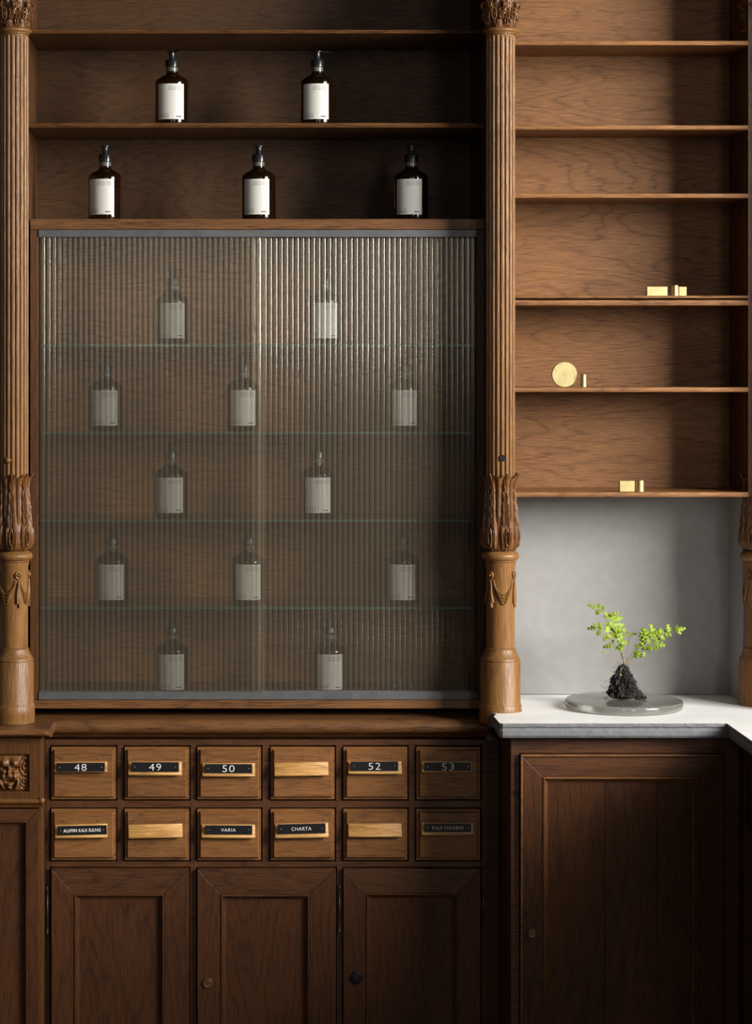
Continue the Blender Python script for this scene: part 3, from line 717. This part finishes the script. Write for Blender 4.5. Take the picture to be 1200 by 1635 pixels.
# carved face
b = BM(); x0, x1 = PX(-18), PX(46); z0, z1 = PZ(1263.5), PZ(1205); nx, nz = 96, 88
def G(x, z, cx, cz, sx, sz, rot=0):
    dx, dz = x-cx, z-cz; c_, s_ = math.cos(rot), math.sin(rot); a = dx*c_+dz*s_; d_ = -dx*s_+dz*c_
    return math.exp(-(a/sx)**2-(d_/sz)**2)
def face_h(px, py):
    u = abs(px-14.5); v = py
    h = 5.5*math.exp(-(u/19)**4-((v-1232)/28)**4)            # head
    h += 5.0*G(u, v, 9, 1218, 6, 6)                          # brow bulges
    h += 3.5*G(u, v, 8.5, 1232, 5, 3)                        # eyes
    h -= 4.0*G(u, v, 9, 1226.5, 6, 2.2)
    h += 5.5*G(u, v, 0, 1233, 2.6, 8)+3.2*G(u, v, 2.8, 1239, 2.4, 2.4)   # nose
    h += 4.0*G(u, v, 9.5, 1240, 4.5, 5)                      # cheeks
    h -= 5.0*G(u, v, 0, 1248, 7, 1.8)                        # mouth
    h += 3.0*G(u, v, 0, 1252.5, 5, 2.2)+3.5*G(u, v, 0, 1258, 4, 3)       # lip, chin
    h += 4.0*G(u, v, 13, 1252, 3, 8, 0.5)-2.5*G(u, v, 8, 1254, 1.5, 7, 0.4)
    # curling locks at the side
    d = math.hypot((u-24.5)/1.0, (v-1222)/1.9)
    h += 3.2*(0.5+0.5*math.cos(d*1.35+math.atan2(v-1222, u-24.5)))*math.exp(-(d/11)**4)
    d = math.hypot(u-24, (v-1248)/1.5)
    h += 2.8*(0.5+0.5*math.cos(d*1.5-math.atan2(v-1248, u-24)))*math.exp(-(d/9)**4)
    e = min(px+18, 46-px, py-1205, 1263.5-py)
    return h*min(1, max(0, e/2.0))
g = [[None]*(nz+1) for _ in range(nx+1)]
for i in range(nx+1):
    for j in range(nz+1):
        px = -18+64*i/nx; py = 1263.5-58.5*j/nz
        g[i][j] = b.verts.new((x0+(x1-x0)*i/nx, YPD+0.0115-face_h(px, py)*0.0016*1.35, z0+(z1-z0)*j/nz))
for i in range(nx):
    for j in range(nz): b.faces.new((g[i][j], g[i+1][j], g[i+1][j+1], g[i][j+1]))
obj('carved_face', b, 'oak_carved', t, smooth=180)
panel_door(t, -60, 62, 1292, zb, YPD-0.0005, -30, 44.5, 1310, 'oak_red_v', 'oak_red_h')

# ------------------------------------------------------------------ stone counter (L-shaped)
YS = -0.303; XE = P(1160, 0, YS).x; YE = -1.6
cc = (P(798.5, 0, yc).x, yc); cr = 0.0545
poly = [(0.7440, YB_R-0.001), (0.7440, yc+0.0)]
poly = [(0.8065, YB_R-0.001)]
# notch that fits round the column base
for k in range(0, 13):
    a = math.radians(90+ -90*0)                         # placeholder angle, overwritten below
pts = []
for k in range(17):
    a = math.radians(30-150*k/16)                       # from back right round to the front
    x = cc[0]+cr*math.cos(a); y = cc[1]+cr*math.sin(a)
    pts.append((x, y))
poly = [(0.8065, YB_R-0.002)]+[p for p in pts if p[1] < 0.2]
xE0 = P(797, 0, YS).x
poly += [(0.7215, -0.146), (xE0+0.006, -0.165), (xE0, -0.19), (xE0+0.001, YS+0.006), (xE0+0.008, YS)]
poly += [(XE-0.004, YS), (XE, YS-0.004), (XE, YE), (XE+0.62, YE), (XE+0.62, YB_R-0.002)]
poly = [p for p in poly]
b = BM()
def inset_front(p, d):
    x, y = p
    if y <= YS+0.02 and x < XE-0.001 and y > YE+0.01 and y >= YS-0.001: return (x, y+d)
    if abs(x-XE) < 0.001: return (x+d, y)
    if x < xE0+0.01 and y < -0.16: return (x+d, y)
    return p
zb_s = P(0, 1178.5, YS).z
lv = [(0.0, ZS-0.0002), (-0.0, ZS-0.0085), (0.003, ZS-0.011), (0.003, ZS-0.015), (0.0005, ZS-0.018), (0.0005, zb_s+0.006), (0.004, zb_s)]
loops = [[b.verts.new((*inset_front(p, 0.0022), ZS)) for p in poly]]
# finely divided front edges so that chips show
for d_, z in lv: loops.append([b.verts.new((*inset_front(p, d_), z)) for p in poly])
n = len(poly)
top = b.faces.new(loops[0]); top.material_index = 0
for li, (a_, c_) in enumerate(zip(loops, loops[1:])):
    for k in range(n):
        f = b.faces.new((a_[k], a_[(k+1) % n], c_[(k+1) % n], c_[k])); f.material_index = 1 if li >= 1 else 0
b.faces.new(loops[-1])
long_e = [e for e in b.edges if abs(e.verts[0].co.z-e.verts[1].co.z) < 1e-5 and e.calc_length() > 0.3 and e.verts[0].co.y < YS+0.02 and e.verts[1].co.y < YS+0.02]
bmesh.ops.subdivide_edges(b, edges=long_e, cuts=110)
for v in b.verts:
    if v.co.y < YS+0.01 or abs(v.co.x-XE) < 0.01:
        q = noise.noise(Vector((v.co.x*55, v.co.y*55, v.co.z*120)))
        q2 = noise.noise(Vector((v.co.x*160+9, v.co.y*160, 3)))
        if v.co.z > ZS-0.002 and v.co.y < YS+0.004: v.co.y += max(0, q-0.1)*0.003+max(0, q2-0.2)*0.002
        elif v.co.y < YS+0.01: v.co.y += q*0.0005
        if v.co.z > ZS-0.012 and v.co.z < ZS-0.001: v.co.z += q2*0.0014
tag(obj('stone_counter', b, ['stone', 'stone_edge']), 'white L-shaped stone counter with chipped grey edge below the niche', 'counter')

# ------------------------------------------------------------------ right cabinet under the counter
YR = -0.26; XRL = 0.743; XRR = P(1180, 0, YR).x
t = thing('cabinet', 'dark brown cabinet with one tall panelled door under the stone counter', 'cabinet', (1.0, -0.1, 0))
RZ = lambda py: P(0, py, YR).z
RX = lambda px: P(px, 0, YR).x
zt_ = zb_s-0.0006
b = BM()
box(b, XRL, RX(828.5), YR, YR+0.02, z0c, zt_); box(b, RX(1156), XRR-0.0005, YR, YR+0.02, z0c, zt_)
box(b, RX(828.5), RX(1156), YR, YR+0.02, RZ(1202.5), zt_)
box(b, XRL, XRL+0.018, YR+0.02, 0.16, z0c, min(zt_, ZL-0.0005)); box(b, XRR-0.0185, XRR-0.0005, YR+0.02, 0.16, z0c, zt_-0.0001)
box(b, XRL+0.02, XRR-0.02, YR+0.045, 0.16, 0, z0c+0.4*0)
box(b, XRL+0.018, XRR-0.0185, YR+0.03, 0.16, z0c, zt_-0.03)
obj('carcass', b, 'oak_red_h', t, bevel=0.001)
dd = panel_door(t, 830, 1155, 1204.5, zb, YR-0.010, 866, 1114, 1240.5, 'oak_red_v', 'oak_red_h', seams=(966, 1050.5), bead_mats=['oak_pale_v', 'oak_pale_h'])
b = BM(); o0 = P(830, 1204.5, YR-0.010); o1 = P(1155, 1204.5, YR-0.010)
tube(b, [(o0.x+0.003, YR-0.0125, zb+0.01), (o0.x+0.003, YR-0.0125, o0.z-0.003), ], 0.0028, 8)
tube(b, [(o0.x+0.003, YR-0.0125, o0.z-0.003), (o1.x-0.003, YR-0.0125, o0.z-0.003)], 0.0028, 8)
obj('edge_bead', b, 'oak_pale_h', dd, smooth=60)
# pale lip on the door's top
lock(dd, 848, 1489.5, YR-0.0105, 0.0110, 'lock_bronze'); hinge(dd, 1163, 1268, 1325, YR-0.004, 0.0028)
# return cabinet that runs towards the viewer
YRF = -1.5
t = thing('side_cabinet', 'shadowed cabinet under the counter return at the right edge, with an open dark kneehole', 'cabinet', (XRR+0.3, -0.8, 0))
xf = XRR+0.002
b = BM()
ztr = zt_
box(b, xf, xf+0.5, YR-0.045, 0.16, 0, ztr)                       # solid post by the corner
zr = P(1180, 1309, YR).z
box(b, xf+0.003, xf+0.022, YRF, YR-0.0455, zr, ztr)              # apron rail
box(b, xf+0.47, xf+0.5, YRF, YR-0.0455, 0, ztr)                  # back of the kneehole
box(b, xf, xf+0.5, YRF-0.03, YRF-0.0005, 0, ztr)
box(b, xf+0.022, xf+0.47, YRF, YR-0.046, zr, zr+0.02)
obj('carcass', b, 'oak_red_v', t, bevel=0.001)

# ------------------------------------------------------------------ pump bottles
GR = 'amber pump bottles with white labels'
def make_bottle():
    t = thing('pump_bottle', '', 'bottle', (0, 0, 0), GR)
    R_ = 0.0440
    b = BM()
    rows = [(R_*0.80, 0.0003), (R_*0.93, 0.001), (R_*0.985, 0.004), (R_, 0.009), (R_, 0.110), (R_*0.99, 0.1145), (R_*0.94, 0.1185), (R_*0.78, 0.1245), (R_*0.56, 0.1300), (R_*0.44, 0.1325), (0.0165, 0.1350), (0.0155, 0.1375), (0.0155, 0.1420)]
    revolve(b, 0, 0, rows, 56); obj('glass_body', b, 'amber', t, smooth=60)
    b = BM(); revolve(b, 0, 0, [(0.0150, 0.1421), (0.0155, 0.1440), (0.0146, 0.1470), (0.0155, 0.1500), (0.0146, 0.1530)], 32); obj('neck', b, 'neck', t, smooth=60)
    b = BM(); revolve(b, 0, 0, [(0.0155, 0.1531), (0.0174, 0.1540), (0.0174, 0.1700), (0.0160, 0.1726), (0.0080, 0.1734), (0.0078, 0.1745), (0.0080, 0.1748), (0.0080, 0.1905), (0.0060, 0.1915)], 32)
    pm = obj('pump', b, 'pump', t, smooth=40)
    b = BM(); revolve(b, 0, 0, [(0.0120, 0.1916), (0.0130, 0.1925), (0.0130, 0.1942), (0.0120, 0.1950)], 24)
    pts = [(0.008, 0, 0.1932), (0.020, 0, 0.1934), (0.030, 0, 0.1930), (0.0385, 0, 0.1905)]
    tube(b, catmull(pts, 4), 0.0026, 8, taper=0.0016)
    obj('spout', b, 'pump', pm, smooth=40)
    b = BM(); r = R_+0.0004; a0, a1 = -math.radians(47), math.radians(47); z0, z1 = 0.0150, 0.1065
    def C(a, z, o=0): return (math.sin(a)*(r+o), -math.cos(a)*(r+o), z)
    for k in range(24):
        p, q = a0+(a1-a0)*k/24, a0+(a1-a0)*(k+1)/24
        b.faces.new([b.verts.new(C(p, z0)), b.verts.new(C(q, z0)), b.verts.new(C(q, z1)), b.verts.new(C(p, z1))])
    bmesh.ops.remove_doubles(b, verts=b.verts, dist=1e-6)
    def tick(a, z, w, h):
        f = b.faces.new([b.verts.new(C(a-w/2, z, .0003)), b.verts.new(C(a+w/2, z, .0003)), b.verts.new(C(a+w/2, z+h, .0003)), b.verts.new(C(a-w/2, z+h, .0003))]); f.material_index = 1
    rnd = random.Random(3)
    for ln in range(3):
        for k in range(9):
            if k == 5 and ln != 1: continue
            tick(math.radians(-6+5.2*k), 0.0985-ln*0.0042, math.radians(rnd.choice((1.6, 2.0, 2.4))), 0.0020)
        for k in range(8 if ln < 2 else 5):
            tick(math.radians(-41+(4.6 if ln < 2 else 8)*k), 0.0285-ln*0.0042, math.radians(rnd.choice((1.4, 1.9)) if ln < 2 else 3.4), 0.0014 if ln < 2 else 0.0023)
    for k in range(5): tick(math.radians(20+3.7*k), 0.0205, math.radians(3.3), 0.0026)
    obj('label', b, ['paper', 'ink'], t, smooth=60)
    return t
def copy_tree(o, parent=None):
    c = o.copy(); sc.collection.objects.link(c); c.parent = parent
    for ch in list(o.children): copy_tree(ch, c)
    return c
proto = make_bottle()
zsA = P(0, 196, 0).z; zsB = P(0, 349.5, YG).z
YBt = 0.10
BT = [  # px centre, depth, shelf z, turn of body, label text
 (274.5, YBt, zsA, -3, 'pump bottle on the upper open shelf, left one of two'),
 (506.5, YBt, zsA, -9, 'pump bottle on the upper open shelf, right one of two'),
 (168, YBt, zsB, -16, 'pump bottle on top of the glass case, nearest the left column'),
 (413, YBt, zsB, -11, 'pump bottle on top of the glass case, the middle of three'),
 (656, YBt, zsB, -13, 'pump bottle on top of the glass case, nearest the right column'),
 (275.5, 0.11, shelf_z[0], -2, 'pump bottle behind reeded glass on the top glass shelf, under the upper left bottle'),
 (518, 0.11, shelf_z[0], -2, 'pump bottle behind reeded glass on the top glass shelf, right-hand one'),
 (169, 0.11, shelf_z[1], -2, 'leftmost pump bottle behind glass on the second glass shelf'),
 (388, 0.11, shelf_z[1], -2, 'pump bottle on the second glass shelf, partly behind the overlap of the glass doors'),
 (645, 0.11, shelf_z[1], -2, 'rightmost pump bottle behind glass on the second glass shelf'),
 (273, 0.11, shelf_z[2], -2, 'left one of two pump bottles behind glass on the third glass shelf'),
 (507, 0.11, shelf_z[2], -2, 'right one of two pump bottles behind glass on the third glass shelf'),
 (179, 0.11, shelf_z[3], -2, 'leftmost pump bottle behind glass on the lowest glass shelf'),
 (396, 0.11, shelf_z[3], -2, 'pump bottle on the lowest glass shelf, at the overlap of the glass doors'),
 (641.5, 0.11, shelf_z[3], -2, 'rightmost pump bottle behind glass on the lowest glass shelf'),
 (274.5, 0.11, case_floor, -2, 'left one of two pump bottles standing on the floor of the glass case'),
 (526, 0.11, case_floor, -2, 'right one of two pump bottles standing on the floor of the glass case')]
turns = [70, 10, 16, 12, 13, 60, 40, 80, 75, 20, 70, 60, 75, 80, 20, 70, 60]
for i, (px, y, z, rt, lab) in enumerate(BT):
    o = proto if i == 0 else copy_tree(proto)
    o.location = (P(px, 0, y).x, y, z+0.0003); o.rotation_euler = (0, 0, math.radians(rt))
    o['label'] = 'amber '+lab; o['group'] = GR; o['category'] = 'bottle'
    for ch in o.children:
        if ch.name.startswith('pump'): ch.rotation_euler = (0, 0, math.radians(-rt-(turns[i]-12)))

# ------------------------------------------------------------------ brass pieces
def brass_block(x0, x1, p0, p1, yf, zs, depth, turn, label):
    a = P(x0, p1, yf); c = P(x1, p0, yf); cx = (a.x+c.x)/2
    b = BM(); h = c.z-a.z; box(b, a.x, c.x, yf, yf+depth, zs+0.0003, zs+h)
    bmesh.ops.rotate(b, verts=b.verts, cent=(cx, yf+depth/2, 0), matrix=Matrix.Rotation(math.radians(turn), 3, 'Z'))
    tag(obj('brass_block', b, 'brass_face', bevel=0.0008, loc=(cx, yf+depth/2, zs)), label, 'block', 'brass blocks')
def brass_cyl(px, r_px, h_px, y, zs, label):
    c = P(px, 0, y); k = (D+y)/F; r = r_px*k; h = h_px*k
    b = BM(); z0 = zs+0.0003
    revolve(b, c.x, y, [(r-0.0006, z0), (r, z0+0.0006), (r, z0+h-0.0006), (r-0.0006, z0+h)], 40)
    tag(obj('brass_cylinder', b, 'brass', smooth=40, loc=(c.x, y, zs)), label, 'cylinder', 'brass cylinders')
z4 = rz[3]; z5 = rz[5]; z6 = rz[6]
brass_block(1032.5, 1065, 455, 470, 0.0, z4, 0.016, 0, 'longer rectangular brass block on the doubled fourth shelf, left of the cylinder')
brass_cyl(1077, 5.6, 17, 0.0, z4, 'brass cylinder between the two brass blocks')
brass_block(1083.5, 1095.5, 455, 470, 0.012, z4, 0.016, 0, 'short brass block right of the brass cylinder on the fourth shelf')
# upright disc
c = P(900.5, 597, 0.0); r = 20*6.08/F; b = BM(); n = 64; z = z5+r+0.0003
prof = [(0.0001, 0), (r-0.0007, 0), (r, 0.0007), (r, 0.0113), (r-0.0007, 0.012), (0.0001, 0.012)]
lp = [[b.verts.new((c.x+q*math.cos(2*PI*k/n), -0.006+dy, z+q*math.sin(2*PI*k/n))) for k in range(n)] for q, dy in prof]
for a_, c_ in zip(lp, lp[1:]):
    for k in range(n): b.faces.new((a_[k], a_[(k+1) % n], c_[(k+1) % n], c_[k]))
tag(obj('brass_disc', b, 'brass_face', smooth=40, loc=(c.x, 0, z5)), 'round brass disc standing on edge on the fifth shelf', 'disc')
brass_cyl(931, 5.0, 20.5, -0.012, z5, 'small brass cylinder beside the round disc')
brass_block(989, 1012.5, 764.5, 782, -0.022, z6, 0.014, 0, 'brass block beside a cylinder on the lowest shelf above the plant')
brass_cyl(1021, 6.8, 18, -0.016, z6, 'brass cylinder on the lowest shelf, touching a block')

# ------------------------------------------------------------------ glass disc and fern
c = P(995.5, 0, -0.045); DX, DY, DR_ = c.x, -0.045, 0.1480; zt = ZS+0.0215
b = BM(); rows = [(0.0001, ZS+0.0004), (DR_-0.004, ZS+0.0004), (DR_-0.001, ZS+0.0025), (DR_, ZS+0.006), (DR_, zt-0.005), (DR_-0.0015, zt-0.0018), (DR_-0.004, zt-0.0002), (DR_-0.007, zt), (0.0001, zt)]
revolve(b, DX, DY, rows, 96)
tag(obj('glass_disc', b, 'cast', smooth=50, loc=(DX, DY, ZS)), 'thick round smoky glass disc lying on the stone counter', 'disc')
YF = -0.045
def Q(x, y, dy=0.0): return P(880+x/5, 940+y/5, YF+dy)
fx = Q(570, 0).x
t = thing('fern', 'small bright green fern with bare black root ball standing on the glass disc', 'plant', (fx, YF, zt+0.0003))
b = BM(); bmesh.ops.create_icosphere(b, subdivisions=5, radius=1)
zr0 = zt+0.0004; zr1 = Q(0, 600).z; hh = zr1-zr0
for v in b.verts:
    d = v.co.normalized(); s_ = (d.z+1)/2
    prof = 0.041*(1-s_)**0.5*(1.0 if s_ > .1 else 0.8+2*s_)+0.009*math.sqrt(max(0, 1-(2*s_-1)**2))
    prof = (0.007+0.032*(1-s_**1.35))*math.sqrt(max(0, 1-(2*max(0, s_)-1)**8))
    a = math.atan2(d.y, d.x); nz_ = noise.noise(d*3.2)*0.32+noise.noise(d*9)*0.30+noise.noise(d*24)*0.20
    r = prof*(1+nz_)
    if d.x > 0: r *= 1.0+0.35*max(0, d.x)*max(0, 0.3-s_)*2.5
    v.co = Vector((fx+0.0008+r*math.cos(a)-0.002*(1-s_), YF+r*math.sin(a)*0.8, max(zr0, zr0+hh*(s_+nz_*0.03))))
rb = obj('root_ball', b, 'soil', t, smooth=30)
b = BM(); rnd = random.Random(5)
for k in range(150):
    s_ = rnd.random()**1.3; a = rnd.uniform(0, 2*PI); r = 0.007+0.034*(1-s_)
    p = Vector((fx+r*math.cos(a), YF+r*math.sin(a)*0.8, zr0+0.002+hh*s_)); pts = [p]
    dr = Vector((math.cos(a), math.sin(a)*.8, rnd.uniform(-1.2, .4))).normalized()
    for q in range(rnd.randint(3, 6)):
        dr = (dr+Vector((rnd.uniform(-.7, .7), rnd.uniform(-.7, .7), rnd.uniform(-.9, .4)))).normalized()
        p = p+dr*0.0042; p.z = max(p.z, zt+0.0006); pts.append(p.copy())
    tube(b, pts, 0.00045, 4, taper=0.00025)
for base, pp in (((520, 690), [(480, 710), (440, 740), (425, 725)]), ((450, 800), [(420, 795), (390, 770), (405, 775)]), ((660, 820), [(700, 850), (740, 860), (770, 868)]), ((640, 700), [(680, 740), (700, 800), (750, 845)])):
    tube(b, catmull([Q(*base)]+[Q(*p, -0.01) for p in pp], 5), 0.0006, 5, taper=0.0003)
for k in range(60):
    p = Q(rnd.uniform(670, 755), rnd.uniform(850, 885), rnd.uniform(-0.012, 0.012)); p.z = max(zt+0.001, min(p.z, zt+0.009))
    sphere(b, p, rnd.uniform(0.0012, 0.0032), 1, 6)
obj('roots', b, ['root', 'soil'], rb, smooth=60)
def leaflet(bm, base, d, up, ln, wd, mi=0, lobes=3):
    """lobed pinna: midrib strip with scalloped sides, gently folded"""
    d = d.normalized(); side = d.cross(up).normalized(); nrm = side.cross(d).normalized()
    K = 22; mid = []; lft = []; rgt = []
    for i in range(K+1):
        u = i/K
        env = min(1, u*7+0.15)*(1-u)**0.55*1.1
        sc_ = 0.30+0.70*abs(math.sin(PI*(u*lobes+0.12)))**0.9
        w_ = wd*env*sc_*0.5*(1 if i < K else 0)
        p = base+d*ln*u+nrm*(-0.20*ln*u*u)
        sh = ln*0.16*abs(math.sin(PI*(u*lobes+0.12)))
        mid.append(bm.verts.new(p)); lft.append(bm.verts.new(p+side*w_+d*sh+nrm*w_*0.28)); rgt.append(bm.verts.new(p-side*w_+d*sh+nrm*w_*0.28))
    for i in range(K):
        for A_ in (lft, rgt):
            try: f = bm.faces.new((mid[i], mid[i+1], A_[i+1], A_[i])); f.material_index = mi
            except ValueError: pass
def frond(stem, leaves, r=0.0010):
    """stem: (x,y,dy) points in the close-up; leaves: (x,y,dy, angle, length, width) in close-up pixels"""
    b = BM(); pts = catmull([Q(*p) for p in stem], 6)
    tube(b, pts, r, 6, 1, taper=r*0.45)
    for (x, y, dy, ang, ln, wd) in leaves:
        base = Q(x, y, dy); a = math.radians(ang); k = 0.0016/5
        # stalk to the nearest stem point
        near = min(pts, key=lambda p: (p-base).length)
        if (near-base).length > 0.001: tube(b, [near, base], r*0.5, 5, 1)
        d = Vector((math.cos(a), random.uniform(-0.35, 0.25), math.sin(a)))
        up = Vector((random.uniform(-.35, .35), -1, random.uniform(0.0, .7)))
        leaflet(b, base, d, up, ln*k*1.12, wd*k*1.4, 0)
    md = obj('frond', b, ['leaf', 'stem'], t, smooth=60)
    m_ = md.modifiers.new('thickness', 'SOLIDIFY'); m_.thickness = 0.0003
    return md
frond([(585, 605, 0), (560, 500, 0), (545, 440, 0), (495, 330, -.004), (440, 230, -.006), (400, 170, -.006), (310, 130, -.008)],
      [(345, 142, -.008, 165, 48, 30), (350, 148, -.008, 215, 24, 18), (372, 160, -.007, 70, 42, 34), (378, 162, -.007, 255, 44, 44), (400, 170, -.007, 50, 32, 30), (418, 195, -.006, -25, 62, 44), (425, 205, -.006, -60, 40, 30),
       (452, 240, -.005, 18, 60, 40), (455, 262, -.005, -48, 70, 44), (478, 262, -.005, 20, 100, 40), (482, 285, -.004, -5, 98, 40), (490, 320, -.004, -8, 92, 44), (470, 210, -.006, 20, 60, 34), (500, 335, -.003, 5, 60, 40)])
frond([(580, 600, .004), (545, 480, 0), (520, 410, -.006), (460, 385, -.01), (390, 330, -.012), (300, 312, -.014)],
      [(360, 318, -.012, 178, 64, 40), (352, 310, -.012, 110, 34, 28), (390, 335, -.012, 98, 58, 38), (385, 330, -.012, 248, 44, 40), (440, 360, -.010, 82, 84, 52), (435, 365, -.010, 255, 46, 46), (440, 370, -.010, -35, 50, 34),
       (505, 400, -.006, 100, 78, 50), (510, 400, -.006, 60, 80, 50), (520, 410, -.006, 30, 64, 46), (525, 415, -.005, -20, 72, 40), (545, 430, -.005, 10, 55, 40), (540, 440, -.004, -55, 60, 40), (515, 380, -.008, 20, 50, 36)])
frond([(578, 600, .006), (555, 520, .004), (530, 480, .002), (480, 455, 0), (425, 465, -.004)],
      [(485, 455, 0, 190, 66, 36), (485, 452, 0, 80, 40, 26), (500, 462, 0, -30, 40, 30), (520, 478, 0, -20, 30, 22)])
frond([(600, 605, 0), (604, 500, .004), (612, 430, .004), (630, 378, .004), (655, 360, 0), (680, 358, 0)],
      [(632, 372, .003, 178, 56, 20), (632, 370, .003, 150, 34, 16), (645, 362, .002, 5, 40, 20), (640, 366, .002, 60, 26, 16)])
frond([(608, 605, 0), (625, 545, -.004), (662, 495, -.008), (700, 450, -.010), (780, 390, -.012), (880, 370, -.014), (960, 350, -.016), (1060, 308, -.018)],
      [(1000, 335, -.017, 18, 66, 36), (985, 340, -.016, 75, 46, 30), (1000, 338, -.016, -30, 36, 28), (1015, 330, -.017, 60, 24, 20), (935, 352, -.015, 95, 62, 42), (935, 358, -.015, -45, 26, 24), (905, 360, -.015, -15, 50, 36),
       (880, 370, -.014, 150, 70, 44), (870, 372, -.014, 95, 50, 40), (870, 375, -.014, -40, 46, 36), (820, 380, -.013, 145, 74, 46), (815, 380, -.013, 100, 92, 46), (830, 380, -.013, 60, 60, 44),
       (790, 395, -.012, 155, 90, 46), (780, 392, -.012, 125, 86, 46), (800, 390, -.012, -15, 66, 44), (755, 405, -.011, 160, 60, 40), (745, 385, -.011, 110, 64, 42), (770, 380, -.012, 20, 80, 46), (850, 350, -.013, 10, 60, 40)])
frond([(614, 608, .004), (640, 560, 0), (670, 512, -.004), (700, 470, -.010), (760, 445, -.016), (820, 450, -.020), (890, 455, -.022)],
      [(830, 450, -.020, 0, 66, 44), (815, 445, -.020, 60, 44, 34), (820, 455, -.020, -60, 38, 34), (780, 450, -.018, -80, 48, 40), (775, 445, -.018, 95, 46, 36), (735, 455, -.014, 110, 58, 42), (735, 460, -.014, -40, 36, 30),
       (700, 470, -.010, 150, 40, 34), (700, 470, -.010, 50, 50, 40), (690, 485, -.008, -110, 62, 40), (690, 490, -.008, -70, 60, 40), (720, 480, -.010, 10, 46, 36), (735, 505, -.010, -80, 34, 26), (870, 440, -.021, 40, 24, 22)])
frond([(590, 610, -.004), (560, 640, -.010), (550, 665, -.012), (552, 690, -.014)], [(552, 680, -.014, -90, 16, 14)], 0.0009)
frond([(535, 612, 0), (512, 570, -.003), (480, 535, -.004), (425, 508, -.005)], [(440, 512, -.005, 170, 30, 18)], 0.0006)
print('scene built', len(bpy.data.objects))
